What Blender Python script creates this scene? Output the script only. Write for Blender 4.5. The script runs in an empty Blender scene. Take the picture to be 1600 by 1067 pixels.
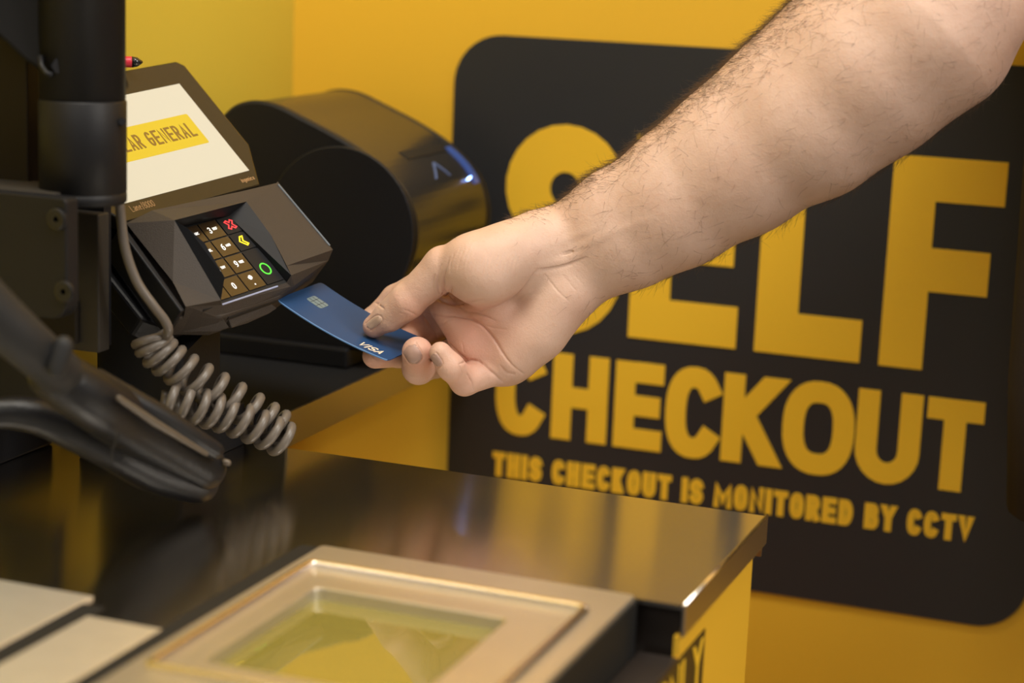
import bpy, bmesh, math, random
import numpy as np
from mathutils import Vector, Matrix
random.seed(4); rng = np.random.default_rng(4)
S = bpy.context.scene

# ------------------------------------------------------------------ camera, light, exposure
F, PITCH, ROLL, HEAD = 3060., .205, .04, .357
COUNTER = .90
CAM = np.array([0, 0, COUNTER + .333])
_fh = np.array([-math.sin(HEAD), math.cos(HEAD), 0]); _r0 = np.array([math.cos(HEAD), math.sin(HEAD), 0]); _z = np.array([0, 0, 1.])
FWD = _fh*math.cos(PITCH) - _z*math.sin(PITCH); _u0 = _fh*math.sin(PITCH) + _z*math.cos(PITCH)
RT = _r0*math.cos(ROLL) + _u0*math.sin(ROLL); UP = -_r0*math.sin(ROLL) + _u0*math.cos(ROLL)
FOCUS = 1.225
cd = bpy.data.cameras.new('camera'); cam = bpy.data.objects.new('camera', cd); S.collection.objects.link(cam)
cam.matrix_world = Matrix(((RT[0], UP[0], -FWD[0], CAM[0]), (RT[1], UP[1], -FWD[1], CAM[1]), (RT[2], UP[2], -FWD[2], CAM[2]), (0, 0, 0, 1)))
cd.sensor_width = 36; cd.lens = F/1600*36; cd.clip_start = .05
cd.dof.use_dof = True; cd.dof.focus_distance = FOCUS; cd.dof.aperture_fstop = 4.0
S.camera = cam
S.view_settings.view_transform = 'Standard'; S.view_settings.look = 'None'
S.view_settings.exposure = 0.0; S.view_settings.gamma = 1.0; S.view_settings.use_curve_mapping = False
S.cycles.use_denoising = True

wd = bpy.data.worlds.new('store_ambient'); S.world = wd; wd.use_nodes = True
bg = wd.node_tree.nodes['Background']; bg.inputs[0].default_value = (1.0, .90, .78, 1); bg.inputs[1].default_value = .16

def area(name, loc, target, sx, sy, watts, col):
    l = bpy.data.lights.new(name, 'AREA'); l.shape = 'RECTANGLE'; l.size = sx; l.size_y = sy; l.energy = watts; l.color = col
    o = bpy.data.objects.new(name, l); S.collection.objects.link(o); o.location = loc
    o.rotation_euler = (Vector(target) - Vector(loc)).to_track_quat('-Z', 'Y').to_euler()
    return o
area('ceiling_lamp_over_checkout', (-.40, .66, 2.45), (-.42, 1.15, 1.0), 1.0, .5, 26, (1, .94, .84))
area('front_fill', (-.35, -1.1, 2.6), (-.4, 1.2, 1.0), 1.8, 1.0, 15, (1, .95, .88))  # unseen fill added from behind the camera
area('right_fill', (1.5, .6, 2.4), (-.7, 1.2, .8), .6, 1.2, 36, (1, .95, .88))  # unseen fill added to brighten the left wall and cabinet side

# ------------------------------------------------------------------ helpers
def W(px, py, d):
    """A point of the place measured at a distance d along the view."""
    return CAM + (FWD + RT*(px-800)/F - UP*(py-533.5)/F)*d

def mat(name, col, rough=.5, metal=0., spec=.5, emit=None, estr=0., coat=0., bump=None, vary=0., vscale=30., aniso=0., sss=0.):
    m = bpy.data.materials.new(name); m.use_nodes = True
    nt = m.node_tree; b = nt.nodes['Principled BSDF']
    b.inputs['Base Color'].default_value = (*col, 1); b.inputs['Roughness'].default_value = rough
    b.inputs['Metallic'].default_value = metal; b.inputs['Specular IOR Level'].default_value = spec
    b.inputs['Coat Weight'].default_value = coat; b.inputs['Anisotropic'].default_value = aniso
    if emit: b.inputs['Emission Color'].default_value = (*emit, 1); b.inputs['Emission Strength'].default_value = estr
    tc = nt.nodes.new('ShaderNodeTexCoord')
    if bump:
        n = nt.nodes.new('ShaderNodeTexNoise'); n.inputs['Scale'].default_value = bump[0]; n.inputs['Detail'].default_value = 3
        bp = nt.nodes.new('ShaderNodeBump'); bp.inputs['Strength'].default_value = bump[1]; bp.inputs['Distance'].default_value = .001
        nt.links.new(tc.outputs['Object'], n.inputs['Vector']); nt.links.new(n.outputs[0], bp.inputs['Height']); nt.links.new(bp.outputs[0], b.inputs['Normal'])
    if vary:
        n = nt.nodes.new('ShaderNodeTexNoise'); n.inputs['Scale'].default_value = vscale; n.inputs['Detail'].default_value = 4
        mx = nt.nodes.new('ShaderNodeMix'); mx.data_type = 'RGBA'
        mx.inputs[6].default_value = (*[c*(1-vary) for c in col], 1); mx.inputs[7].default_value = (*[min(1, c*(1+vary)) for c in col], 1)
        nt.links.new(tc.outputs['Object'], n.inputs['Vector']); nt.links.new(n.outputs[0], mx.inputs[0]); nt.links.new(mx.outputs[2], b.inputs['Base Color'])
    return m

def srgb(r, g, b):
    f = lambda c: (c/255/12.92) if c/255 <= .04045 else ((c/255+.055)/1.055)**2.4
    return (f(r), f(g), f(b))

def link(name, me, m=None, parent=None, smooth=False):
    o = bpy.data.objects.new(name, me); S.collection.objects.link(o)
    if m is not None:
        for x in (m if isinstance(m, (list, tuple)) else [m]): me.materials.append(x)
    if parent is not None: o.parent = parent
    if smooth: me.polygons.foreach_set('use_smooth', [True]*len(me.polygons))
    return o

def tag(o, label=None, cat=None, group=None, kind=None):
    for k, v in (('label', label), ('category', cat), ('group', group), ('kind', kind)):
        if v: o[k] = v
    return o

def thing(name, label, cat, group=None):
    o = bpy.data.objects.new(name, None); S.collection.objects.link(o); o.empty_display_size = .02
    return tag(o, label, cat, group)

class MB:
    def __init__(self): self.v = []; self.f = []
    def add(self, vs, fs):
        k = len(self.v); self.v += [tuple(map(float, p)) for p in vs]; self.f += [tuple(i+k for i in f) for f in fs]
        return self
    def box(self, x0, x1, y0, y1, z0, z1):
        return self.add([(x0, y0, z0), (x1, y0, z0), (x1, y1, z0), (x0, y1, z0), (x0, y0, z1), (x1, y0, z1), (x1, y1, z1), (x0, y1, z1)],
                        [(3, 2, 1, 0), (4, 5, 6, 7), (0, 1, 5, 4), (1, 2, 6, 5), (2, 3, 7, 6), (3, 0, 4, 7)])
    def prism(self, poly, fn0, fn1):
        n = len(poly); self.add([fn0(p) for p in poly] + [fn1(p) for p in poly],
                 [tuple(range(n-1, -1, -1)), tuple(range(n, 2*n))] + [(i, (i+1) % n, (i+1) % n+n, i+n) for i in range(n)])
        return self
    def rings(self, rings, cap=True):
        n = len(rings[0]); vs = [p for r in rings for p in r]; fs = []
        for k in range(len(rings)-1):
            for i in range(n): fs.append((k*n+i, k*n+(i+1) % n, (k+1)*n+(i+1) % n, (k+1)*n+i))
        if cap: fs += [tuple(range(n-1, -1, -1)), tuple(range((len(rings)-1)*n, len(rings)*n))]
        return self.add(vs, fs)
    def tube(self, pts, radii, n=12, up=(0, 0, 1), flat=1., roundcap=False):
        pts = [np.array(p, float) for p in pts]
        if not hasattr(radii, '__len__'): radii = [radii]*len(pts)
        if roundcap:
            a, b = pts[0]-pts[1], pts[-1]-pts[-2]; a /= np.linalg.norm(a); b /= np.linalg.norm(b)
            P0 = [pts[0]+a*radii[0]*math.sin(t) for t in (1.45, 1.15, .8, .4)]; R0 = [radii[0]*math.cos(t) for t in (1.45, 1.15, .8, .4)]
            P1 = [pts[-1]+b*radii[-1]*math.sin(t) for t in (.4, .8, 1.15, 1.45)]; R1 = [radii[-1]*math.cos(t) for t in (.4, .8, 1.15, 1.45)]
            pts = P0+pts+P1; radii = R0+list(radii)+R1
        rs = []; u = np.array(up, float); prev = None
        for i, p in enumerate(pts):
            t = pts[min(i+1, len(pts)-1)]-pts[max(i-1, 0)]; t /= np.linalg.norm(t)
            if prev is None:
                s = np.cross(t, u)
                if np.linalg.norm(s) < 1e-3: s = np.cross(t, (1, .2, 0))
            else: s = prev - t*(prev@t)
            s /= np.linalg.norm(s); prev = s; w = np.cross(s, t)
            rs.append([p + (s*math.cos(a)*flat + w*math.sin(a))*radii[i] for a in np.linspace(0, 2*math.pi, n, endpoint=False)])
        return self.rings(rs)
    def mesh(self, name):
        me = bpy.data.meshes.new(name); me.from_pydata(self.v, [], self.f); me.update()
        bm = bmesh.new(); bm.from_mesh(me); bmesh.ops.recalc_face_normals(bm, faces=bm.faces); bm.to_mesh(me); bm.free()
        return me
    def build(self, name, m, parent=None, smooth=False, bevel=0., seg=2, sub=0):
        o = link(name, self.mesh(name), m, parent, smooth)
        if bevel:
            md = o.modifiers.new('bevel', 'BEVEL'); md.width = bevel; md.segments = seg; md.limit_method = 'ANGLE'; md.angle_limit = .6; md.harden_normals = False
        if sub:
            md = o.modifiers.new('subdivision', 'SUBSURF'); md.levels = sub; md.render_levels = sub
        return o

def rrect(x0, x1, y0, y1, r, n=6):
    r = list(r) if hasattr(r, '__len__') else [r]*4; out = []
    for (cx, cy, a0, q) in ((x1-r[0], y1-r[0], 0, r[0]), (x0+r[1], y1-r[1], 90, r[1]), (x0+r[2], y0+r[2], 180, r[2]), (x1-r[3], y0+r[3], 270, r[3])):
        for k in range(n+1): a = math.radians(a0+90*k/n); out.append((cx+q*math.cos(a), cy+q*math.sin(a)))
    return out

def cr(pts, n=8, closed=False):
    P = [np.array(p, float) for p in pts]; out = []; N = len(P)
    for i in range(N if closed else N-1):
        if closed: a, b, c, d = P[(i-1) % N], P[i], P[(i+1) % N], P[(i+2) % N]
        else: a, b, c, d = P[max(i-1, 0)], P[i], P[i+1], P[min(i+2, N-1)]
        for k in range(n):
            t = k/n; out.append(.5*((2*b)+(c-a)*t+(2*a-5*b+4*c-d)*t*t+(3*b-a-3*c+d)*t**3))
    if not closed: out.append(P[-1])
    return out

# ------------------------------------------------------------------ lettering drawn with strokes
def arc(cx, cy, rx, ry, a0, a1, n=14, e=2.0):
    o = []
    for k in range(n+1):
        a = math.radians(a0+(a1-a0)*k/n); c, s = math.cos(a), math.sin(a)
        o.append((cx+rx*math.copysign(abs(c)**(2/e), c), cy+ry*math.copysign(abs(s)**(2/e), s)))
    return o
def _S(): return arc(.5, .752, .5, .248, 22, 270, 18)[:-1]+arc(.5, .252, .5, .252, 90, -158, 18)
_O = arc(.5, .5, .5, .5, 0, 360, 36, 2.5)
G = {
 'A': [[(0, 0), (.5, 1), (1, 0)], [(.22, .28), (.78, .28)]], 'B': [[(0, 0), (0, 1)], [(0, 1), (.55, 1)]+arc(.6, .77, .32, .23, 90, -90, 8)+[(0, .54)], [(.5, .54)]+arc(.62, .27, .38, .27, 90, -90, 8)+[(0, 0)]],
 'C': [arc(.5, .5, .5, .5, 42, 318, 24, 2.5)], 'D': [[(0, 0), (0, 1)], [(0, 1), (.4, 1)]+arc(.45, .5, .55, .5, 90, -90, 14)+[(0, 0)]],
 'E': [[(0, 0), (0, 1)], [(0, 1), (1, 1)], [(0, .5), (.9, .5)], [(0, 0), (1, 0)]], 'F': [[(0, 0), (0, 1)], [(0, 1), (1, 1)], [(0, .47), (.86, .47)]],
 'G': [arc(.5, .5, .5, .5, 48, 360, 24, 2.4)+[(.55, .5)]], 'H': [[(0, 0), (0, 1)], [(1, 0), (1, 1)], [(0, .5), (1, .5)]], 'I': [[(.5, 0), (.5, 1)]],
 'J': [[(1, 1), (1, .3)]+arc(.5, .3, .5, .3, 0, -180, 10)], 'K': [[(0, 0), (0, 1)], [(1, 1), (.12, .45)], [(.3, .6), (1, 0)]], 'L': [[(0, 1), (0, 0), (1, 0)]],
 'M': [[(0, 0), (0, 1), (.5, .25), (1, 1), (1, 0)]], 'N': [[(0, 0), (0, 1), (1, 0), (1, 1)]], 'O': [_O], 'P': [[(0, 0), (0, 1)], [(0, 1), (.5, 1)]+arc(.6, .74, .4, .26, 90, -90, 8)+[(0, .48)]],
 'Q': [_O, [(.6, .3), (1, -.05)]], 'R': [[(0, 0), (0, 1)], [(0, 1), (.5, 1)]+arc(.58, .74, .38, .26, 90, -90, 8)+[(0, .48)], [(.5, .48), (1, 0)]], 'S': [_S()],
 'T': [[(0, 1), (1, 1)], [(.5, 1), (.5, 0)]], 'U': [[(0, 1), (0, .32)]+arc(.5, .32, .5, .32, 180, 360, 12)+[(1, 1)]], 'V': [[(0, 1), (.5, 0), (1, 1)]], 'W': [[(0, 1), (.25, 0), (.5, .8), (.75, 0), (1, 1)]],
 'X': [[(0, 0), (1, 1)], [(0, 1), (1, 0)]], 'Y': [[(0, 1), (.5, .48), (1, 1)], [(.5, .48), (.5, 0)]], 'Z': [[(0, 1), (1, 1), (0, 0), (1, 0)]],
 '0': [arc(.5, .5, .5, .5, 0, 360, 24, 2.3)], '1': [[(.2, .8), (.55, 1), (.55, 0)]], '2': [arc(.5, .7, .48, .3, 170, -30, 12)+[(0, 0), (1, 0)]],
 '3': [arc(.45, .75, .45, .25, 150, -90, 10), arc(.45, .26, .5, .26, 90, -150, 10)], '4': [[(.75, 0), (.75, 1), (0, .3), (1, .3)]], '5': [[(.95, 1), (.1, 1), (.08, .56), (.5, .62)]+arc(.5, .31, .48, .31, 80, -160, 10)],
 '6': [arc(.5, .32, .5, .32, 0, 360, 18), [(.02, .36), (.1, .65), (.35, .92), (.8, 1)]], '7': [[(0, 1), (1, 1), (.35, 0)]], '8': [arc(.5, .76, .4, .24, 0, 360, 16), arc(.5, .26, .5, .26, 0, 360, 16)],
 '9': [arc(.5, .68, .5, .32, 0, 360, 18), [(.98, .64), (.9, .35), (.65, .08), (.2, 0)]], '/': [[(.1, -.1), (.9, 1.1)]], '#': [[(.3, 0), (.4, 1)], [(.65, 0), (.75, 1)], [(0, .33), (1, .33)], [(0, .67), (1, .67)]],
 'a': [[(.08, .6), (.35, .68), (.8, .62), (.85, .45), (.85, 0)], [(.85, .4), (.3, .36), (.05, .18), (.35, 0), (.85, .15)]], 'n': [[(0, 0), (0, .66)], [(0, .42)]+arc(.42, .38, .42, .28, 160, 0, 8)+[(.84, 0)]],
 'e': [[(.05, .35), (.88, .35)]+arc(.47, .34, .42, .33, 0, 310, 14)], 'i': [[(.5, 0), (.5, .64)], [(.5, .88), (.5, .9)]], 'g': [arc(.45, .36, .4, .3, 0, 360, 14), [(.85, .66), (.85, -.1), (.5, -.3), (.1, -.2)]],
 'c': [arc(.47, .34, .42, .33, 50, 310, 12)], 'o': [arc(.47, .34, .42, .33, 0, 360, 16)], '.': [[(.5, 0), (.5, .03)]],
}
def stroke_mesh(mb, line, h, fn, z0, z1, lim=None):
    P = [np.array(p, float) for p in line]; Q = [P[0]]
    for p in P[1:]:
        if np.linalg.norm(p-Q[-1]) > 1e-6: Q.append(p)
    P = Q; closed = len(P) > 3 and np.linalg.norm(P[0]-P[-1]) < h*.05
    if closed: P = P[:-1]
    else:
        a = P[0]-P[1]; b = P[-1]-P[-2]; P[0] = P[0]+a/np.linalg.norm(a)*h; P[-1] = P[-1]+b/np.linalg.norm(b)*h
    N = len(P); L = []; Rr = []
    for i in range(N):
        if closed: t0 = P[i]-P[i-1]; t1 = P[(i+1) % N]-P[i]
        else: t0 = P[i]-P[i-1] if i else P[1]-P[0]; t1 = P[i+1]-P[i] if i < N-1 else P[i]-P[i-1]
        t0 = t0/np.linalg.norm(t0); t1 = t1/np.linalg.norm(t1); n0 = np.array([-t0[1], t0[0]]); n1 = np.array([-t1[1], t1[0]])
        m = n0+n1; q = np.linalg.norm(m)
        m = n0 if q < .3 else m/q; k = h/max(.45, m@n0)
        L.append(P[i]+m*k); Rr.append(P[i]-m*k)
    if lim is not None and not closed:
        for e, q in ((0, 1), (N-1, N-2)):
            d = P[e]-P[q]; d = d/np.linalg.norm(d)
            if .3 < abs(d[1]) < .995:
                yb = lim[1] if d[1] > 0 else lim[0]
                if abs(P[e][1]-yb) < 1.2*h+1e-9:
                    for side in (L, Rr): side[e] = side[e]+d*((yb-side[e][1])/d[1])
        L = [np.array((p[0], min(max(p[1], lim[0]), lim[1]))) for p in L]; Rr = [np.array((p[0], min(max(p[1], lim[0]), lim[1]))) for p in Rr]
    vs = [fn(p[0], p[1], z) for z in (z0, z1) for side in (L, Rr) for p in side]; fs = []
    for i in range(N if closed else N-1):
        j = (i+1) % N
        fs += [(2*N+i, 2*N+j, 3*N+j, 3*N+i), (i, N+i, N+j, j), (i, j, 2*N+j, 2*N+i), (N+i, 3*N+i, 3*N+j, N+j)]
    if not closed: fs += [(0, 2*N, 3*N, N), (N-1, 2*N-1, 4*N-1, 3*N-1)]
    mb.add(vs, fs)
def letter(mb, ch, x0, x1, y0, y1, wt, fn, z0, z1):
    """One character filling the box x0..x1, y0..y1 with strokes of thickness wt; fn(x, y, z) lays it on its surface."""
    if ch in 'MNW': wt *= .8
    if ch == 'K': x1 -= .14*(x1-x0)
    h = wt/2; ax, bx = x0+h, x1-h; ay, by = y0+h, y1-h
    if bx < ax: ax = bx = (x0+x1)/2
    for k, pl in enumerate(G[ch]):
        stroke_mesh(mb, [(ax+(bx-ax)*p[0], ay+(by-ay)*p[1]) for p in pl], h, fn, z0, z1+k*abs(z1-z0)*.04, (y0, y1) if ch in 'AKMNVWXYZ' else None)
NARROW = {'I': .42, 'i': .4, '/': .7, '1': .7, '.': .3, 'M': 1.3, 'W': 1.4}
def text(mb, s, x0, x1, y0, y1, wt, fn, z0, z1, gap=.16, space=.45, slant=0.):
    tot = sum(space if c == ' ' else NARROW.get(c, 1.) for c in s)+gap*(len(s)-1); u = (x1-x0)/tot; x = x0
    f2 = (lambda a, b, c: fn(a+(b-y0)*slant, b, c)) if slant else fn
    for c in s:
        w = (space if c == ' ' else NARROW.get(c, 1.))*u
        if c != ' ': letter(mb, c, x, x+w, y0, y1, wt, f2, z0, z1)
        x += w+gap*u

# ------------------------------------------------------------------ materials
YEL = srgb(232, 178, 40)
M_wall = mat('yellow_laminate', (.80, .47, .036), .42, spec=.35)
M_wall_l = mat('lemon_yellow_panel', (.60, .45, .05), .40, spec=.35)
M_signblack = mat('sign_black_vinyl', srgb(43, 44, 47), .42, spec=.4)
M_signyel = mat('sign_yellow_vinyl', (.86, .53, .034), .45, spec=.3)
M_black = mat('black_plastic', srgb(20, 20, 23), .42, spec=.4, bump=(900, .15))
M_blackmatt = mat('matt_black_metal', srgb(20, 20, 23), .5, spec=.28, bump=(700, .12))
M_blackdull = mat('dull_black_metal', (.006, .006, .007), .7, spec=.15)
M_blackgloss = mat('gloss_black_plastic', (.012, .012, .013), .16, spec=.6)
M_prntop = mat('satin_black_cover', (.020, .018, .016), .26, spec=.6)
M_shelf = mat('black_shelf_laminate', (.014, .014, .015), .38, spec=.4)
M_steel = mat('brushed_steel', (.68, .64, .59), .17, 1., aniso=.88, vary=.06, vscale=6)
M_steel.node_tree.nodes['Principled BSDF'].inputs['Anisotropic Rotation'].default_value = .25
_t = M_steel.node_tree.nodes.new('ShaderNodeTangent'); _t.direction_type = 'UV_MAP'; _t.uv_map = 'brush'; M_steel.node_tree.links.new(_t.outputs[0], M_steel.node_tree.nodes['Principled BSDF'].inputs['Tangent'])
M_steeledge = mat('steel_edge', (.55, .50, .45), .32, 1.)
M_satin = mat('satin_steel', (.86, .84, .80), .5, 1., vary=.06, vscale=60)
M_frame = mat('scanner_frame_satin', (.66, .61, .52), .36, .85, vary=.05, vscale=40)
M_bead = mat('scanner_bead_steel', (.80, .72, .64), .22, 1.)
M_rubber = mat('black_rubber', (.012, .012, .012), .6, spec=.3)
M_floor = mat('grey_floor', (.2, .19, .18), .4)
M_body = mat('charcoal_grained_plastic', srgb(62, 55, 49), .58, spec=.3, bump=(1500, .35))
M_bodydark = mat('charcoal_smooth_plastic', srgb(22, 23, 27), .55, spec=.25)
M_bezel = mat('dark_glass_bezel', (.012, .010, .007), .16, spec=.38)
M_screen = mat('lit_white_screen', (.1, .1, .1), .3, emit=(1.0, .90, .64), estr=.64)
M_banner = mat('lit_yellow_banner', (.1, .08, .01), .3, emit=(.83, .57, .022), estr=.80)
M_bantext = mat('lit_banner_lettering', (.05, .03, .01), .3, emit=(.26, .13, .015), estr=.8)
M_key = mat('dark_key', (.035, .021, .010), .22, spec=.6)
M_keyglow = mat('white_key_legend', (.6, .6, .58), .5, emit=(1, .97, .92), estr=.75)
M_red = mat('red_key_legend', (.5, .02, .03), .5, emit=(1, .06, .07), estr=.75)
M_yelk = mat('yellow_key_legend', (.6, .5, .02), .5, emit=(1, .72, .02), estr=.85)
M_grn = mat('green_key_legend', (.05, .5, .03), .5, emit=(.08, .62, .05), estr=.8)
M_bluebar = mat('pale_blue_trim', (.40, .46, .70), .25, metal=.3)
M_sidehigh = mat('grey_blue_highlight', (.13, .16, .20), .35)
M_print = mat('pale_bezel_print', srgb(190, 150, 105), .5)
M_chrome = mat('chrome', (.8, .8, .8), .15, 1.)
M_led = mat('blue_led', (.1, .2, 1), .3, emit=(.25, .42, 1), estr=14)
M_blueband = mat('blue_lit_band', (.03, .06, .2), .3, emit=(.06, .12, .42), estr=.3)
M_logo = mat('pale_blue_print', srgb(95, 115, 165), .4)
M_cord = mat('taupe_cord_vinyl', srgb(100, 92, 84), .38, spec=.5, bump=(300, .1))
M_gun = mat('worn_black_plastic', srgb(18, 18, 21), .42, spec=.32, bump=(350, .25), vary=.25, vscale=90)
M_hose = mat('grey_rubber_boot', srgb(34, 34, 35), .6, spec=.3)
M_strip = mat('tan_highlight_and_stud', srgb(84, 74, 62), .4)
M_pen = mat('red_pen_plastic', srgb(200, 40, 60), .4)
M_card = mat('navy_card_plastic', srgb(36, 66, 106), .42, spec=.22)
M_cardedge = mat('highlit_card_edge', srgb(86, 128, 178), .4)
M_chip = mat('pale_chip_contacts', srgb(120, 145, 160), .35, metal=.4)
M_visa = mat('cream_card_lettering', srgb(235, 215, 190), .5)
M_shirt = mat('dark_shirt_cloth', srgb(52, 50, 54), .9, spec=.2, bump=(900, .5))
M_decal = mat('black_decal', srgb(52, 40, 24), .4)
M_ledge = mat('brown_black_ledge', srgb(44, 38, 34), .3, spec=.5)
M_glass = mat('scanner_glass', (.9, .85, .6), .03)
_g = M_glass.node_tree.nodes['Principled BSDF']; _g.inputs['Transmission Weight'].default_value = .6; _g.inputs['Base Color'].default_value = (.55, .46, .10, 1); _g.inputs['IOR'].default_value = 2.3  # yellow base colour stands in for the wall reflected in the glass
M_brownbox = mat('dark_brown_panel', srgb(32, 26, 18), .6, spec=.2)
M_grey = mat('taupe_grey_metal', srgb(48, 44, 39), .55, spec=.3)

# ------------------------------------------------------------------ the setting
WY, WX = 1.45, -.742
tag(MB().box(WX-.02, 1.2, WY, WY+.02, 0, 2.6).build('wall_back', M_wall), 'yellow back wall of the checkout bay carrying the black sign', 'wall', kind='structure')
tag(MB().box(WX-.02, WX, .2, WY, 0, 2.6).build('wall_left', M_wall_l), 'lemon yellow side wall behind the payment terminal', 'wall', kind='structure')
tag(MB().box(WX-.02, 1.2, -.6, WY, -.02, 0).build('floor', M_floor), 'grey store floor', 'floor', kind='structure')

# ------------------------------------------------------------------ the sign
sign = thing('checkout_sign', 'large black wall sign with rounded corners reading SELF CHECKOUT in yellow capitals', 'sign')
wf = lambda x, y, z: (x, WY-z, y)
MB().prism(rrect(-.5975, -.121, .7345, 1.155, (.036, .040, .030, .038), 10), lambda p: wf(p[0], p[1], 0.0003), lambda p: wf(p[0], p[1], .003)).build('sign_panel', M_signblack, sign)
b = MB()
for ch, x0, x1 in (('S', -.5497, -.4505), ('E', -.4426, -.3555), ('L', -.3410, -.2595), ('F', -.2450, -.1628)):
    e = .0035 if ch == 'S' else 0
    letter(b, ch, x0, x1, .9266-e, 1.0856+e, .0325 if ch != 'S' else .037, wf, .003, .0038)
tag(b.build('headline_lettering', M_signyel, sign), 'tall yellow word SELF')
b = MB()
for ch, x0, x1 in zip('CHECKOUT', (-.5517, -.5032, -.4506, -.4085, -.3622, -.3146, -.2578, -.2055), (-.5086, -.4564, -.4108, -.3630, -.3118, -.2590, -.2090, -.1636)):
    e = .0015 if ch in 'COU' else 0
    letter(b, ch, x0, x1, .8368-e, .9072+(e if ch != 'U' else 0), .0165, wf, .003, .0038)
tag(b.build('subhead_lettering', M_signyel, sign), 'yellow word CHECKOUT')
b = MB(); text(b, 'THIS CHECKOUT IS MONITORED BY CCTV', -.5522, -.1645, .7985, .8190, .0052, wf, .003, .0038, gap=.14, space=.5)
tag(b.build('notice_lettering', M_signyel, sign), 'small yellow notice line')

# ------------------------------------------------------------------ checkout counter
ctr = thing('checkout_counter', 'brushed steel topped checkout counter with yellow side panel', 'counter')
CX1, CYB, CYF, CT = -.2455, 1.105, .927, COUNTER
top = MB()
out = [(CX1, CYB), (WX+.005, CYB), (WX+.005, .30), (-.455, .30), (-.455, .90), (-.271, .90), (-.271, CYF), (CX1, CYF)]
top.prism(out, lambda p: (p[0], p[1], CT-.0025), lambda p: (p[0], p[1], CT))
o = top.build('steel_top', M_steel, ctr)
uv = o.data.uv_layers.new(name='brush')
for lp in o.data.loops: uv.data[lp.index].uv = o.data.vertices[lp.vertex_index].co.xy
MB().box(CX1-.0015, CX1+.0005, CYF-.0005, CYB, CT-.017, CT+.0006).build('side_lip', M_steeledge, ctr, bevel=.0006)
b = MB(); b.tube([(CX1-.0004, CYF, CT+.0002), (CX1-.0004, CYB, CT+.0002)], .0011, 8); b.build('highlight_bead', M_bead, ctr, smooth=True)  # bright bead added for the highlight along the counter's edge
MB().box(WX+.005, CX1-.002, CYB-.002, CYB, CT-.025, CT-.0026).build('rear_lip', M_steeledge, ctr)
MB().box(-.29, -.2485, CYF+.005, CYF+.012, .74, CT-.003).build('front_fascia', M_ledge, ctr)
MB().prism([(.45, .30), (1.082, .30), (1.082, CT-.017), (CYF, CT-.017), (CYF, .8715), (.45, .8715)], lambda p: (-.2505, p[0], p[1]), lambda p: (-.2475, p[0], p[1])).build('side_panel', M_wall, ctr)
MB().box(-.60, -.2510, 1.079, 1.0815, .30, CT-.026).build('rear_panel', M_wall, ctr)
MB().box(-.2690, -.2473, .45, CYF-.0005, .866, .8722).build('lower_ledge', M_ledge, ctr, bevel=.001)
# black decal with yellow letters on the side panel, ahead of the counter corner
sf = lambda x, y, z: (-.2475+z, x, y)
MB().prism([(.66, .871), (.978, .871), (.978, .79), (.66, .79)], lambda p: sf(p[0], p[1], 0), lambda p: sf(p[0], p[1], .0006)).build('side_decal', M_decal, ctr)
b = MB(); text(b, 'CARD ONLY', .792, .973, .843, .8675, .0046, sf, .0006, .0010, gap=.2)
b.build('decal_lettering', M_signyel, ctr)

# ------------------------------------------------------------------ flatbed barcode scanner let into the counter
fb = thing('counter_barcode_scanner', 'flatbed barcode scanner with satin frame and glass window set in the steel counter', 'scanner')
X0, X1, Y0, Y1 = -.449, -.2705, .690, .921
hole = rrect(-.4205, -.3160, .742, .857, .004)
def framed(outer, inner, z0, z1):
    m = MB(); n = len(outer); vs = [(p[0], p[1], z) for z in (z0, z1) for ring in (outer, inner) for p in ring]; fs = []
    for i in range(n):
        j = (i+1) % n
        fs += [(2*n+i, 2*n+j, 3*n+j, 3*n+i), (i, n+i, n+j, j), (i, j, 2*n+j, 2*n+i), (n+i, 3*n+i, 3*n+j, n+j)]
    return m.add(vs, fs)
framed(rrect(X0, X1, Y0, Y1, .003), hole, CT-.018, CT+.0040).build('frame', M_frame, fb, bevel=.0008)
framed(rrect(X0-.014, X1+.0012, Y0, Y1+.003, .003), rrect(X0, X1, Y0-.002, Y1, .003), CT-.03, CT+.0012).build('gasket', M_rubber, fb)
ring = [(p[0], p[1], CT+.0052) for p in rrect(-.4385, -.2850, .7235, .8865, .004, 4)]
b = MB(); rr = ring+ring[:2]
b.tube(rr, .0024, 8); b.build('raised_bead', M_bead, fb, smooth=True)
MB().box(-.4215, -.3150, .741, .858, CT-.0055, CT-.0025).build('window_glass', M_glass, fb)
b = MB(); b.box(-.4215, -.3150, .741, .858, CT-.085, CT-.082)
b.build('well_floor', M_rubber, fb)
framed(rrect(-.4235, -.3130, .739, .860, .004), rrect(-.4210, -.3155, .7415, .8575, .004), CT-.082, CT-.019).build('well_wall', M_rubber, fb)

# ------------------------------------------------------------------ pale plates added for the bright glare on the counter's left corner
wp = thing('glare_plate', 'pale satin plate standing in for bright glare on the left corner of the steel counter', 'scale')
MB().box(-.70, -.5155, .35, .800, CT, CT+.0015).build('plate', M_satin, wp, bevel=.0006)
MB().box(-.5030, -.4615, .35, .775, CT, CT+.0015).build('plate', M_satin, wp, bevel=.0006)
MB().box(-.5155, -.5030, .35, .790, CT, CT+.0008).build('seam', M_rubber, wp)

# ------------------------------------------------------------------ black shelf behind the counter
sh = thing('printer_shelf', 'black shelf with metal edge strip under the receipt printer', 'shelf')
MB().box(WX+.003, -.5685, 1.108, WY-.002, .900, .922).build('shelf_board', M_shelf, sh)
MB().box(-.5685, -.5665, 1.108, WY-.002, .8995, .9225).build('edge_strip', M_steeledge, sh)

MB().box(-.612, -.5925, 1.112, WY-.001, .25, .8995).build('cabinet_side', M_wall, sh)

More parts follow.
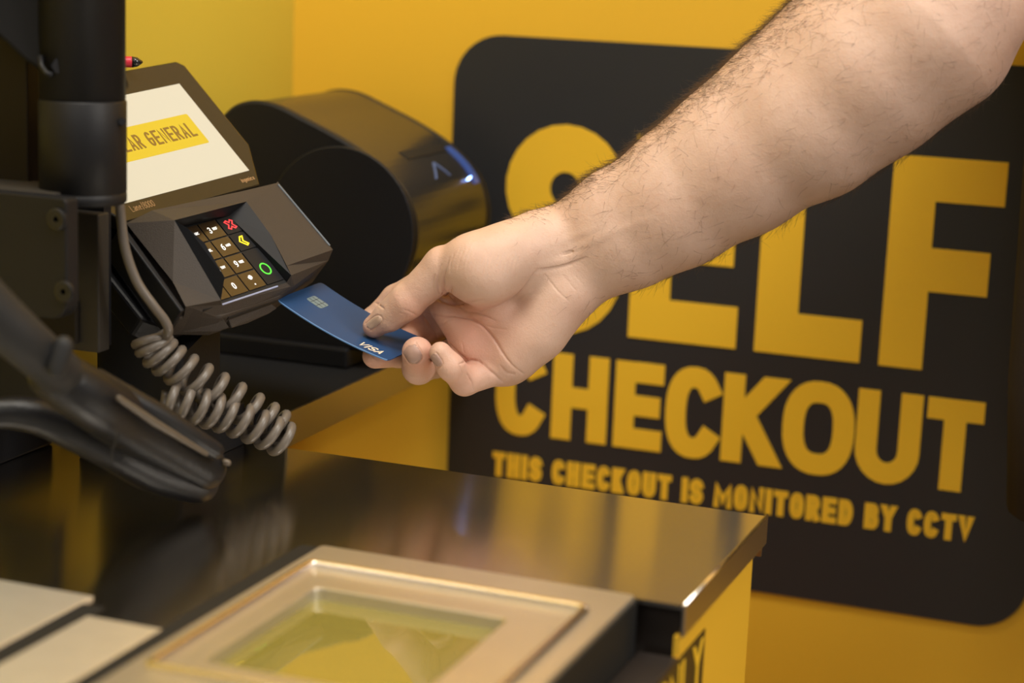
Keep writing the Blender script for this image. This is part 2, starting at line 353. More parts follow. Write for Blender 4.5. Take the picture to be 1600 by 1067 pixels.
# ------------------------------------------------------------------ receipt printer
pr = thing('receipt_printer', 'black receipt printer with rounded front and blue light beside the yellow wall', 'printer')
prof = [(-.705, .935), (-.708, 1.06), (-.703, 1.085), (-.692, 1.101), (-.676, 1.1085), (-.655, 1.1080), (-.630, 1.0990), (-.604, 1.0885), (-.583, 1.078), (-.564, 1.0655), (-.551, 1.052), (-.5435, 1.036), (-.5415, 1.019), (-.545, 1.003), (-.553, .989), (-.565, .974), (-.572, .955), (-.574, .935)]
prof = [tuple(p) for p in cr(prof[:-1], 4)]+[prof[-1]]
def inset(poly, k):
    c = np.mean(np.array(poly), 0); return [tuple(c+(np.array(p)-c)*k) for p in poly]
PY0, PY1 = 1.25, 1.395
b = MB(); pp = inset(prof, .985)
b.prism(pp, lambda p: (p[0], PY0+.007, p[1]), lambda p: (p[0], PY1-.007, p[1]))
b.build('housing', M_prntop, pr, bevel=.001)
for y0, y1 in ((PY0, PY0+.007), (PY1-.007, PY1)):
    o = MB().prism(prof, lambda p: (p[0], y0, p[1]), lambda p: (p[0], y1, p[1])).build('side_cheek', M_black, pr, bevel=.0025)
# rounded disc on the near cheek
disc = [(-.600+.058*math.cos(a), 1.022+.060*math.sin(a)) for a in np.linspace(0, 2*math.pi, 48, endpoint=False)]
MB().prism(disc, lambda p: (p[0], PY0-.0025, p[1]), lambda p: (p[0], PY0+.001, p[1])).build('cheek_disc', M_black, pr, bevel=.0012)
def on_prof(i, t, off=0.):
    a, c = np.array(pp[i]), np.array(pp[i+1]); n = np.array([-(c-a)[1], (c-a)[0]]); n /= np.linalg.norm(n)
    return a+(c-a)*t+n*off
# paper slot near the front of the top
b = MB(); a = on_prof(33, .0, .0006); c = on_prof(34, .55, .0006); d = on_prof(33, .0, -.004); e = on_prof(34, .55, -.004)
b.add([(a[0], 1.30, a[1]), (c[0], 1.30, c[1]), (c[0], 1.382, c[1]), (a[0], 1.382, a[1]), (d[0], 1.30, d[1]), (e[0], 1.30, e[1]), (e[0], 1.382, e[1]), (d[0], 1.382, d[1])],
      [(0, 1, 2, 3), (7, 6, 5, 4), (0, 4, 5, 1), (1, 5, 6, 2), (2, 6, 7, 3), (3, 7, 4, 0)])
b.build('paper_slot', M_rubber, pr)
def front_patch(y0, y1, idx0, idx1, off0, off1):
    m = MB(); pts = [on_prof(i, t, off0) for i in range(idx0, idx1) for t in (0, .5)]; pt2 = [on_prof(i, t, off1) for i in range(idx0, idx1) for t in (0, .5)]; n = len(pts)
    vs = [(p[0], y, p[1]) for y in (y0, y1) for p in pts]+[(p[0], y, p[1]) for y in (y0, y1) for p in pt2]; fs = []
    for i in range(n-1): fs += [(i, i+1, n+i+1, n+i), (2*n+i, 3*n+i, 3*n+i+1, 2*n+i+1), (i, 2*n+i, 2*n+i+1, i+1), (n+i, n+i+1, 3*n+i+1, 3*n+i)]
    fs += [(0, n, 3*n, 2*n), (n-1, 3*n-1, 4*n-1, 2*n-1)]
    return m.add(vs, fs)
front_patch(1.374, 1.384, 34, 42, -.002, .0010).build('status_band', M_blueband, pr)
b = MB(); q = on_prof(40, .5, .0015)
b.rings([[(q[0]+.0026*math.cos(a)*math.cos(t)*.7, 1.366+.0030*math.sin(a)*math.cos(t), q[1]+.0026*math.cos(a)*math.cos(t)*.7+.0012*math.sin(t)) for a in np.linspace(0, 2*math.pi, 12, endpoint=False)] for t in (0, .7, 1.3)])
b.build('status_light', M_led, pr)
b = MB()
def pf(x, y, z):
    k = 36+max(0., min(6.9, (1-y)*5)); i = int(k); p = on_prof(i, k-i, z); return (p[0], 1.3485-x, p[1])
N0 = [(.034, .4), (.017, 1), (.008, .4)]
for (xa, ya), (xb, yb) in zip(N0[:-1], N0[1:]):
    for k in range(6):
        p0 = (xa+(xb-xa)*k/6, ya+(yb-ya)*k/6); p1 = (xa+(xb-xa)*(k+1)/6, ya+(yb-ya)*(k+1)/6)
        b.add([pf(p0[0]-.0012, p0[1], .0007), pf(p0[0]+.0012, p0[1], .0007), pf(p1[0]+.0012, p1[1], .0007), pf(p1[0]-.0012, p1[1], .0007),
               pf(p0[0]-.0012, p0[1], -.001), pf(p0[0]+.0012, p0[1], -.001), pf(p1[0]+.0012, p1[1], -.001), pf(p1[0]-.0012, p1[1], -.001)],
              [(0, 1, 2, 3), (7, 6, 5, 4), (0, 4, 5, 1), (1, 5, 6, 2), (2, 6, 7, 3), (3, 7, 4, 0)])
b.build('logo', M_logo, pr)
MB().box(-.700, -.590, 1.245, 1.40, .922, .937).build('base', M_black, pr, bevel=.002)

# ------------------------------------------------------------------ payment terminal
TB = W(388, 268, 1.27)
def c2w(v): return RT*v[0]-UP*v[1]+FWD*v[2]
TU = c2w((2350, -1000, 3060)); TU = TU/np.linalg.norm(TU)
TV = c2w((118, 143, -44)); TV = TV-TU*(TV@TU); TV = TV/np.linalg.norm(TV)
TN = np.cross(TV, TU); TN = TN/np.linalg.norm(TN)
if TN@(CAM-TB) < 0: TN = -TN
def T(s, t, n=0.): return tuple(TB+(TU*s+TV*t+TN*n)/1000)
tf = lambda x, y, z: T(x, -y, z)
pt = thing('payment_terminal', 'dark card payment terminal with bright screen showing a yellow banner', 'terminal')
bz = [(16.5, -92), (12, -96.5)] + [(-140, -99), (-147, -92), (-147, -35), (-118, 13), (-.5, 13), (16.5, -19)]
MB().prism(bz, lambda p: T(p[0], p[1], -9), lambda p: T(p[0], p[1], 1)).build('bezel', M_bezel, pt, bevel=.0012)
MB().prism([(0, -78), (-116, -78), (-116, -3), (-115, 0), (0, 0)], lambda p: T(*p, .6), lambda p: T(*p, 1.25)).build('screen', M_screen, pt)
MB().prism(rrect(-101.5, -13.2, -53.5, -28, 1.2), lambda p: T(*p, 1.2), lambda p: T(*p, 1.40)).build('screen_banner', M_banner, pt)
b = MB(); text(b, 'DOLLAR GENERAL', -97.5, -17.5, 35.0, 46.8, 1.65, tf, 1.4, 1.5, gap=.22, space=.55); b.build('banner_lettering', M_bantext, pt)
b = MB(); text(b, 'Lane/8000', -107.5, -88.5, -7.2, -2.4, .22, tf, 1.0, 1.15, gap=.25); b.build('bezel_lettering', M_print, pt)
b = MB(); text(b, 'ingenico', -12.5, -.5, -7.6, -4.2, .28, tf, 1.0, 1.15, gap=.2); b.build('maker_lettering', M_print, pt)
# lower housing
MB().prism([(16.6, 13.2), (-117, 13.2), (-116.5, 60), (-120.6, 79), (-111, 81), (-91, 88), (-40, 88), (13, 76.7), (16.6, 73)], lambda p: T(p[0], p[1], -30), lambda p: T(p[0], p[1], -10)).build('lower_housing', M_body, pt, bevel=.002)
b = MB()
P = dict(A=(-101.4, 30.7, 18), A0=(-84, 21.5, 17), K1=(-98.6, 40, 20), K2=(-95.2, 52.9, 20), K3=(-93.6, 75.7, 14), B=(-95.9, 83.4, 2), L1=(-117, 13, 0), L2=(-116.3, 60.5, 0), L2b=(-120.6, 79, 0),
 R1=(-23.2, 23, 3), R2=(-24.9, 51.8, 3), R3=(-31.3, 75.5, 3), R4=(-32.5, 82.4, 2), RO1=(14.6, 14, 0), RO2=(16.6, 73.3, 0), RO3=(13.3, 76.7, -6), RO4=(-27.3, 85.9, -6),
 kb1=(-92, 82.8, -4), kb2=(-38.1, 83.2, -4), f1=(-120.6, 79, 0), f2=(-113, 80.7, -3), f3=(-91.6, 83.5, -4), f4=(-89.8, 87.1, -12), f5=(-87.8, 88.7, -14), f6=(-84.3, 92.4, -18), f7=(-91.1, 90.2, -22), f8=(-111.1, 80.9, -26),
 g1=(-33.6, 83.1, -4), g2=(-30.2, 85.8, -6), g3=(-39.7, 87.5, -14), g5=(-83.9, 88.2, -13), kTL=(-104, 22.5, -4), kTR=(-37, 25.6, -4), tl=(-101, 14, 8), tr=(-22, 14, 2), tr0=(-22, 13.2, 0), tl0=(-101, 13.2, 0))
def facet(mb, *ks): mb.add([T(*P[k]) for k in ks], [tuple(range(len(ks)))])
b = MB()
facet(b, 'L1', 'A', 'B', 'L2b', 'L2'); facet(b, 'L1', 'tl', 'A'); facet(b, 'L1', 'tl0', 'tl'); facet(b, 'tl', 'tr', 'R1'); facet(b, 'tl', 'R1', 'A'); facet(b, 'tl0', 'tr0', 'tr', 'tl')
facet(b, 'tr', 'RO1', 'R1'); facet(b, 'R1', 'RO1', 'RO2', 'R2'); facet(b, 'R2', 'RO2', 'R3'); facet(b, 'R3', 'RO2', 'RO3', 'R4'); facet(b, 'R4', 'RO3', 'RO4')
facet(b, 'L2b', 'B', 'f3', 'f2'); facet(b, 'f2', 'f3', 'f4', 'f5'); facet(b, 'f2', 'f5', 'f6', 'f7', 'f8'); facet(b, 'L2b', 'f2', 'f8')
facet(b, 'kb1', 'kb2', 'g1', 'g2', 'g3', 'g5', 'f4', 'f3'); facet(b, 'R4', 'RO4', 'g2', 'g1')
P['x1'] = (16.6, 73.3, -12); P['x2'] = (13.3, 76.7, -12); P['x3'] = (-27, 86, -14)
facet(b, 'RO2', 'x1', 'x2', 'RO3'); facet(b, 'RO3', 'x2', 'x3', 'RO4'); facet(b, 'RO4', 'x3', 'g3', 'g2')
P['y1'] = (16.6, 13.2, -12); P['y0'] = (16.6, 13.2, 0); facet(b, 'RO1', 'y0', 'y1', 'x1', 'RO2')
b.build('keypad_surround', M_body, pt)
# inner walls and shield of the keypad well
b = MB()
P.update(k1=(-99, 40, -4), k3=(-94, 82, -4), A1=(-88, 30, 17), kr=(-32.8, 82.4, -4))
facet(b, 'A', 'K1', 'K2', 'K3', 'B'); facet(b, 'K1', 'K2', 'K3', 'k3', 'k1'); facet(b, 'A', 'R1', 'kTR', 'kTL'); facet(b, 'A', 'kTL', 'k1', 'K1'); facet(b, 'R1', 'R2', 'R3', 'R4', 'kr', 'kTR'); facet(b, 'K3', 'B', 'k3')
b.build('privacy_shield', M_bodydark, pt)
MB().prism([(-32, 24), (-106, 22), (-106, 83), (-32, 83)], lambda p: T(*p, -9), lambda p: T(*p, -4.4)).build('keypad_floor', M_rubber, pt)
# blue trim, slot lip
b = MB(); b.tube([T(-91, 83.3, -4.2), T(-42, 83.5, -4.2)], .0006, 6); b.build('lower_trim', M_bluebar, pt)
b = MB(); LP = [(-82, 86.5, -15.5), (-44, 87.3, -15.5), (-38.5, 90.7, -19), (-46, 91.5, -21), (-65, 92, -22.5), (-80, 92.4, -20.5)]
b.prism(LP, lambda p: T(p[0], p[1]-7, p[2]-9), lambda p: T(*p)); b.build('slot_lip', M_body, pt, bevel=.0008)
MB().prism([(-84, 85), (-40, 85), (-40, 88.2), (-84, 88.6)], lambda p: T(p[0], p[1], -15.8), lambda p: T(p[0], p[1], -13.2)).build('card_slot', M_rubber, pt)
# keys
cols, rows = (-89, -73.3, -57.3, -41.3), (32, 46, 60, 74)
legend = [['1', '2', '3', 'x'], ['4', '5', '6', '<'], ['7', '8', '9', None], ['.', '0', '#', 'o']]
sub = {'2': 'ABC', '3': 'DEF', '5': 'JKL', '6': 'MNO', '8': 'TUV', '9': 'WXYZ', '4': 'GHI', '7': 'PQRS'}
for r in range(4):
    for c in range(4):
        s, t = cols[c], rows[r]; hh = 6.4
        lg = legend[r][c]
        if c == 3 and r == 2: continue
        t1 = t+hh; t0 = t-hh
        if lg == 'o': t0 = 60-hh
        k = MB().prism([(s+7.4, t0), (s-7.4, t0), (s-7.4, t1), (s+7.4, t1)], lambda p: T(*p, -4.4), lambda p: T(*p, -3.6)).build('key', M_key if c < 3 else M_bodydark, pt)
        b = MB(); m = M_keyglow
        if lg == 'x':
            m = M_red
            stroke_mesh(b, [(s-3.4, -t+2.6), (s-1.6, -t+3.4), (s, -t+1.6), (s+1.8, -t+3.4), (s+3.4, -t+2.4), (s+1.5, -t), (s+3.4, -t-2.6), (s+1.8, -t-3.4), (s, -t-1.6), (s-1.8, -t-3.4), (s-3.4, -t-2.4), (s-1.5, -t), (s-3.4, -t+2.6)], .45, tf, -3.6, -3.4)
        elif lg == '<':
            m = M_yelk
            stroke_mesh(b, [(s+1.6, -t+3.6), (s-.6, -t+3.6), (s-3, -t+.3), (s+.8, -t-3.6), (s+2.4, -t-2.6), (s-.2, -t+.3), (s+1.6, -t+3.6)], .5, tf, -3.6, -3.4)
        elif lg == 'o':
            m = M_grn; stroke_mesh(b, [(s+3.5*math.cos(a), -69.5+4.2*math.sin(a)) for a in np.linspace(0, 2*math.pi, 25)], .5, tf, -3.6, -3.4)
        elif lg == '#':
            for q, dy in (('#', 2), ('.', -2.4)): letter(b, q, s-1.6, s+1.6, -t+dy-1.6, -t+dy+1.6, .9, tf, -3.6, -3.4)
        else:
            sh_ = 2.2 if lg in sub else 0
            letter(b, lg, s-sh_-1.2, s-sh_+1.2, -t-2.4, -t+2.4, .62, tf, -3.6, -3.4)
            if lg in sub: text(b, sub[lg], s+.6, s+4.4, -t-.6, -t+1.4, .36, tf, -3.6, -3.4, gap=.18)
        b.build('key_legend', m, k)
b = MB(); b.tube([T(14.8, 15.5, .3), T(16.4, 70, .3)], .0006, 6); b.build('side_highlight', M_sidehigh, pt)  # grey-blue tube paints the highlight along the body's right edge
# left flank with bright contacts, and the cradle below
MB().prism([(-117.2, 13.5), (-122, 13.5), (-124, 80), (-120.6, 80)], lambda p: T(p[0], p[1], -26), lambda p: T(p[0], p[1], -2)).build('left_flank', M_bodydark, pt, bevel=.001)
for t, n in ((52, -3), (58, -4), (74, -5)):
    b = MB(); b.tube([T(-121, t, n), T(-121, t+2.2, n-.6)], .0007, 6); b.build('side_contact', M_chrome, pt)
MB().prism([(5, -60), (-128, -60), (-126, 62), (-112, 74), (-10, 70)], lambda p: T(p[0], p[1], -48), lambda p: T(p[0], p[1], -30.5)).build('mounting_cradle', M_blackmatt, pt, bevel=.002)
MB().prism([(0, -85), (-138, -85), (-138, -30), (0, -20)], lambda p: T(p[0], p[1], -30), lambda p: T(p[0], p[1], -9.5)).build('rear_housing', M_black, pt, bevel=.003)

# pedestal under the terminal
pd = thing('terminal_pedestal', 'matt black pedestal carrying the payment terminal', 'stand')
ztop = lambda x, y: TB[2]+(-.0495-TN[0]*(x-TB[0])-TN[1]*(y-TB[1]))/TN[2]
b = MB(); pq = rrect(-.662, -.600, 1.028, 1.082, .006, 5); b.rings([[(x, y, .9285) for x, y in pq], [(x, y, ztop(x, y)) for x, y in pq]]); b.build('column', M_blackmatt, pd)
MB().box(-.668, -.594, 1.020, 1.100, CT, CT+.0285).build('foot_block', M_blackmatt, pd, bevel=.001)

# pen resting on the terminal's top edge
pn = thing('pen', 'red pen with black tip lying on top edge of the payment terminal', 'pen')
p1 = W(223, 97, 1.262); p0 = p1-RT*.052-UP*.001-FWD*.012
ax = (p1-p0)/np.linalg.norm(p1-p0)
b = MB(); b.tube([p0, p0+ax*.046], .0036, 12, roundcap=True); b.build('barrel', M_pen, pn, smooth=True)
b = MB(); b.tube([p0+ax*.0465, p0+ax*.050, p1], [.0036, .003, .0006], 12); b.build('tip', M_blackgloss, pn, smooth=True)

# ------------------------------------------------------------------ monitor pole with collar and bracket
po = thing('monitor_pole', 'thick black pole with collar standing in front of the payment terminal', 'pole')
PC = (W(197, 150, 1.1)+W(61, 150, 1.1))/2; PR = .0245
def zring(z, r, n=48): return [(PC[0]+r*math.cos(a), PC[1]+r*math.sin(a), z) for a in np.linspace(0, 2*math.pi, n, endpoint=False)]
MB().rings([zring(1.1335, PR-.0006), zring(1.75, PR-.0006)]).build('tube', M_blackmatt, po, smooth=True)
b = MB().rings([zring(1.0745, PR-.0012), zring(1.0757, PR), zring(1.0805, PR), zring(1.0808, PR-.0004), zring(1.0814, PR-.0004), zring(1.0817, PR), zring(1.1320, PR), zring(1.1332, PR-.001)])
o = b.build('collar', M_blackmatt, po, smooth=True)
b = MB(); q = W(66, 108, 1.083); b.tube([W(63, 88, 1.080), W(65, 104, 1.078), W(72, 114, 1.0762), W(82, 118, 1.0755)], .0016, 8); b.build('hinge_rim', M_blackmatt, po, smooth=True)
b = MB(); b.tube([W(93, 103, 1.079), W(93, 103, 1.0745)], .0045, 6); b.build('set_screw', M_black, po)
b = MB(); b.tube([W(191, 190, 1.1), W(191, 190, 1.092)], .0022, 8); b.build('stop_pin', M_blackmatt, po)
# diagonal monitor arm running up to the left
b = MB(); b.prism([(-30, -60), (66, -60), (66, 112), (40, 95), (0, 58), (-30, 40)], lambda p: W(p[0], p[1], 1.10), lambda p: W(p[0], p[1], 1.085)); b.build('monitor_arm', M_blackdull, po, bevel=.002)
# bracket plate below with two bolts
br = thing('pole_bracket', 'black steel bracket block with two flush bolts below the pole', 'bracket')
qa, qb = W(-60, 312, 1.06), W(104, 316, 1.075)
BX1 = W(104, 400, 1.075)[0]; BY = W(104, 400, 1.075)[1]; z1 = W(60, 308, 1.07)[2]; z0 = W(90, 508, 1.07)[2]
MB().prism(rrect(BX1-.14, BX1, z0, z1, (.003, .003, .012, .010), 5), lambda p: (p[0], BY, p[1]), lambda p: (p[0], BY+.012, p[1])).build('front_plate', M_blackmatt, br, bevel=.001)
MB().box(BX1-.14, BX1-.014, BY+.010, BY+.050, z1-.006, z1+.0005).build('top_plate', M_grey, br, bevel=.001)
for py in (342, 458):
    c = W(91, py, 1.0735); c[1] = BY
    b = MB(); rr = []
    for (r, yy) in ((.0062, .0), (.0062, -.0012), (.0050, -.0018), (.0016, -.0018), (.0016, .0008)):
        rr.append([(c[0]+r*math.cos(a), BY+yy, c[2]+r*math.sin(a)) for a in np.linspace(0, 2*math.pi, 20, endpoint=False)])
    b.rings(rr); b.build('bolt', M_black, br)
# taupe column behind the bracket
co = thing('support_column', 'taupe grey square support column between the bracket and the terminal pedestal', 'column')
ca = W(40, 450, 1.15); cb = W(154, 450, 1.15)
MB().box(ca[0], cb[0], cb[1], cb[1]+.012, W(110, 555, 1.15)[2], W(110, 330, 1.15)[2]).build('face_plate', M_grey, co, bevel=.001)
MB().box(W(-80, 560, 1.14)[0], W(50, 600, 1.14)[0], cb[1]-.01, cb[1]+.0, COUNTER+.0285, W(40, 560, 1.14)[2]).build('lower_box', M_blackmatt, co, bevel=.001)
MB().box(W(-80, 560, 1.14)[0], W(90, 540, 1.14)[0], cb[1]-.004, cb[1]+.0, W(90, 548, 1.14)[2], W(90, 480, 1.14)[2]).build('upper_box', M_brownbox, co, bevel=.001)
MB().box(ca[0], cb[0]-.004, cb[1]+.012, cb[1]+.02, W(110, 552, 1.15)[2], W(110, 330, 1.15)[2]+.06).build('core', M_blackmatt, co)
MB().box(-.738, -.70, .93, 1.04, COUNTER, COUNTER+.03).build('base_block', M_blackmatt, co, bevel=.002)
# brown cabinet edge at far left
cbx = thing('side_cabinet', 'dark brown cabinet panel at the left edge behind the pole', 'cabinet')
ca = W(43, 180, 1.12)
MB().box(ca[0]-.12, ca[0], ca[1], ca[1]+.02, W(20, 300, 1.12)[2], W(20, -60, 1.12)[2]).build('panel', M_brownbox, cbx, bevel=.001)

# ------------------------------------------------------------------ coiled cord
b = MB(); pts = [W(186, 305, 1.125), W(189, 340, 1.13), W(196, 390, 1.135), W(214, 440, 1.14), W(240, 478, 1.145), W(257, 500, 1.15), W(263, 515, 1.153), W(258, 526, 1.158), W(244, 530, 1.162)]
path = cr(pts, 6)
def coil(axis, r, turns, ph, up, n=20):
    A = [np.array(p) for p in axis]; A = cr(A, 24); L = len(A); out = []
    N = int(turns*n)
    for k in range(N+1):
        f = k/N*(L-1.001); i = int(f); c = A[i]+(A[i+1]-A[i])*(f-i); t = A[min(i+2, L-1)]-A[max(i-2, 0)]; t = t/np.linalg.norm(t)
        s = np.cross(t, up); s = s/np.linalg.norm(s); w = np.cross(s, t); a = ph+2*math.pi*k/n
        out.append(c+(s*math.cos(a)+w*math.sin(a))*r)
    return out
up1 = FWD*.35+UP*.2+RT*.9
c1 = coil([W(236, 528, 1.165), W(244, 545, 1.165), W(268, 566, 1.168), W(310, 594, 1.175), W(360, 622, 1.185), W(410, 652, 1.195), W(440, 672, 1.20)], .0098, 11.5, 2.2, RT*.2+UP*.98)
c2 = coil([W(446, 688, 1.195), W(404, 668, 1.188), W(352, 648, 1.18), W(305, 634, 1.172), W(258, 624, 1.168)], .0094, 9, 0.5, RT*.1+UP*.99)
allp = path[:-3]+c1+c2
sm = [np.array(p) for p in allp]
b.tube(sm, .0029, 10)
tag(b.build('coiled_cord', M_cord, smooth=True), 'taupe coiled cord hanging beneath the payment terminal and resting behind the counter', 'cord')

# ------------------------------------------------------------------ handheld barcode scanner in the foreground
hg = thing('handheld_scanner', 'worn black handheld barcode scanner lying across the left of the steel counter', 'scanner')
def loft(pd_, flat=1., n=20, name='x', m=None, rc=True):
    P3 = cr([W(a, b_, d) for a, b_, d, r in pd_], 6); Rr = [float(x[0]) for x in cr([(r*d/F, 0) for a, b_, d, r in pd_], 6)]
    bb = MB(); bb.tube(P3, Rr, n, up=FWD, flat=flat, roundcap=rc); return bb.build(name, m, hg, smooth=True)
loft([(85, 585, 1.035, 42), (140, 622, 1.05, 46), (200, 660, 1.08, 47), (260, 695, 1.105, 45), (316, 730, 1.125, 38)], 1., name='head', m=M_gun)
loft([(-60, 655, 1.06, 25), (0, 645, 1.065, 25), (50, 648, 1.07, 28), (105, 668, 1.08, 31), (176, 700, 1.09, 35), (240, 730, 1.11, 40), (308, 752, 1.13, 35)], 1., name='handle', m=M_gun)
loft([(-70, 430, .97, 52), (-10, 490, .985, 48), (40, 535, 1.0, 44), (92, 580, 1.03, 40)], .9, name='cable_boot', m=M_hose)
b = MB(); b.tube([W(99, 540, 1.0), W(88, 575, 1.0)], .0052, 12, roundcap=True); b.build('strain_ring', M_hose, hg, smooth=True)
b = MB(); b.tube([W(186, 622, 1.040), W(240, 659, 1.060), W(322, 709, 1.088)], [.0016, .0022, .0014], 10, roundcap=True); b.build('highlight_strip', M_strip, hg, smooth=True)  # tan strip put in for the highlight along the head's groove
b = MB(); b.tube([W(152, 592, 1.06), W(250, 650, 1.08), W(336, 704, 1.105)], [.0058, .0066, .005], 12, roundcap=True); b.build('upper_rail', M_black, hg, smooth=True)
b = MB(); b.tube([W(186, 678, 1.05), W(176, 700, 1.052), W(174, 722, 1.057)], .0007, 6); b.build('seam', M_rubber, hg)
b = MB(); b.tube([W(352, 722, 1.12), W(356, 723, 1.12)], .002, 8, roundcap=True); b.build('end_stud', M_strip, hg, smooth=True)

# ------------------------------------------------------------------ bank card
A_, B_, C_ = W(432, 467, 1.230), W(492, 437, 1.277), W(607, 563, 1.204)
eu = (C_-A_); LU = .0856; eu = eu/np.linalg.norm(eu); ev = B_-A_; ev = ev-eu*(ev@eu); ev = ev/np.linalg.norm(ev); en = np.cross(eu, ev)
if en@UP < 0: en = -en
CWID = .054
def K(x, y, z=0.):
    """Card point: x along its length from the chip end, y from the near edge, z above its face; the card sags a little."""
    sag = -.0030*(1-((x-LU/2)/(LU/2))**2)
    return tuple(A_+eu*x+ev*y+en*(z+sag))
cdt = thing('bank_card', 'dark blue bank card with chip held between thumb and fingers', 'card')
NX = 28; r = .0032
xs = np.linspace(0, LU, NX+1); xs = sorted(set(list(xs)+[.0005, .0012, .0022, .0032, LU-.0005, LU-.0012, LU-.0022, LU-.0032]))
def marg(x):
    e = min(x, LU-x); return r-math.sqrt(max(0, r*r-(r-e)**2)) if e < r else 0.
b = MB(); b.rings([[K(x, marg(x), 0), K(x, CWID-marg(x), 0), K(x, CWID-marg(x), -.0008), K(x, marg(x), -.0008)] for x in xs]); b.build('card_body', M_card, cdt)
b = MB(); b.rings([[K(x, marg(x)-.00035, -.0001), K(x, marg(x)+.0002, .00006), K(x, marg(x)+.0002, -.0009), K(x, marg(x)-.00035, -.0008)] for x in xs[2:-2]]); b.build('card_edge', M_cardedge, cdt)  # paler blue puts the near edge's highlight into colour
chip = rrect(.0085, .0205, .0225, .0330, .0016, 4)
b = MB(); b.prism(chip, lambda p: K(p[0], p[1], 0), lambda p: K(p[0], p[1], .0002)); ch = b.build('chip', M_chip, cdt)
b = MB()
for yy in (.0258, .0297): stroke_mesh(b, [(.0092, yy), (.0198, yy)], .00018, lambda x, y, z: K(x, y, z), .0002, .00027)
for xx in (.0122, .0168): stroke_mesh(b, [(xx, .0230), (xx, .0325)], .00018, lambda x, y, z: K(x, y, z), .0002, .00027)
b.build('chip_lines', M_bodydark, ch)
b = MB(); text(b, 'VISA', .0600, .0770, .0035, .0102, .00105, lambda x, y, z: K(x, y, z), .0001, .0003, gap=.12, slant=.25); b.build('card_lettering', M_visa, cdt)
# ------------------------------------------------------------------ the shopper's arm and hand
# The limb is one closed surface, grown around its bones; lengths in millimetres in a frame turned with the view.
D0 = 1224.
def J(px, py, dd): d = D0+dd; return np.array([(px-800)/F*d, (py-533.5)/F*d, dd], np.float32)
def toworld(p): p = np.asarray(p, float)/1000; return CAM+np.outer(p[..., 0], RT)-np.outer(p[..., 1], UP)+np.outer(p[..., 2]+D0/1000, FWD)
HG = .75
LO = np.array([-104, -232, -120], np.float32); HI = np.array([345, 46, 92], np.float32)
NXYZ = np.ceil((HI-LO)/HG).astype(int)+1
AX = [LO[k]+HG*np.arange(NXYZ[k], dtype=np.float32) for k in range(3)]
D = np.full(NXYZ, 60, np.float32)
def window(lo, hi, pad):
    return tuple(slice(max(0, int((lo[k]-pad-LO[k])/HG)), min(NXYZ[k], int((hi[k]+pad-LO[k])/HG)+2)) for k in range(3))
def tcap(w, a, b, ra, rb, sz=1., sdir=None):
    X = AX[0][w[0]][:, None, None]; Y = AX[1][w[1]][None, :, None]; Z = AX[2][w[2]][None, None, :]
    q = [X-a[0], Y-a[1], (Z-a[2])*sz]; v = (b-a)*np.array([1, 1, sz], np.float32)
    h = np.clip((q[0]*v[0]+q[1]*v[1]+q[2]*v[2])/max(1e-6, float(v@v)), 0, 1)
    return np.sqrt((q[0]-h*v[0])**2+(q[1]-h*v[1])**2+(q[2]-h*v[2])**2)-(ra+(rb-ra)*h)
def smin(a, b, k):
    h = np.maximum(k-np.abs(a-b), 0)/k
    return np.minimum(a, b)-h*h*k*.25
def add(a, b, ra, rb, k=4., sz=1., G_=None):
    G_ = D if G_ is None else G_
    lo = np.minimum(a-max(ra, rb), b-max(ra, rb)); hi = np.maximum(a+max(ra, rb), b+max(ra, rb))
    w = window(lo, hi, k+3); G_[w] = smin(G_[w], tcap(w, a, b, ra, rb, sz), k)
# forearm and upper arm: (px, py, depth, half width seen, half thickness)
arm = [(868, 410, 2, 31, 20), (905, 395, 0, 31.5, 21), (975, 357, -6, 37, 27), (1054, 317, -13, 39.5, 33), (1152, 256, -22, 43.5, 38), (1259, 184, -32, 48.5, 43), (1352, 112, -42, 52.5, 47), (1440, 44, -50, 53, 48), (1490, -5, -52, 46, 45), (1508, -120, -40, 47, 45)]
for a, b in zip(arm[:-1], arm[1:]):
    sz = .5*(a[3]/a[4]+b[3]/b[4]); add(J(*a[:3]), J(*b[:3]), a[3], b[3], 10, sz)
add(J(1520, 95, -30), J(1470, 40, -36), 17, 30, 22)            # point of the elbow
add(J(1500, 92, -45), J(1290, 215, -38), 12, 22, 24)          # flexor mass below
add(J(1050, 250, -15), J(1330, 40, -34), 16, 34, 20)           # brachioradialis above
# palm: carpals, four metacarpals, heel, ball of the thumb
MC = dict(index=J(694, 430, 24), middle=J(722, 482, 22), ring=J(754, 530, 18), pinky=J(790, 566, 12))
for n, b0, r0, r1 in (('index', J(850, 378, 16), 15, 12.5), ('middle', J(862, 405, 14), 16, 13), ('ring', J(872, 432, 11), 16, 12.5), ('pinky', J(882, 456, 6), 16, 12.5)):
    add(b0, MC[n], r0, r1, 10)
add(J(884, 455, -2), J(806, 556, 2), 16, 14.5, 14)             # heel of the hand, little-finger side
add(J(872, 470, -4), J(845, 520, -2), 14, 14, 14)
add(J(835, 385, -6), J(742, 416, -18), 21, 21, 12)             # ball of the thumb
add(J(800, 405, -14), J(760, 430, -19), 16, 17, 12)
add(J(690, 480, 8), J(735, 543, 2), 8.0, 9.5, 9)               # pads under the finger roots
add(J(735, 543, 2), J(786, 566, 2), 9.5, 9.5, 9)
add(J(765, 480, 4), J(800, 530, 2), 12, 12, 14)                # hollow of the palm
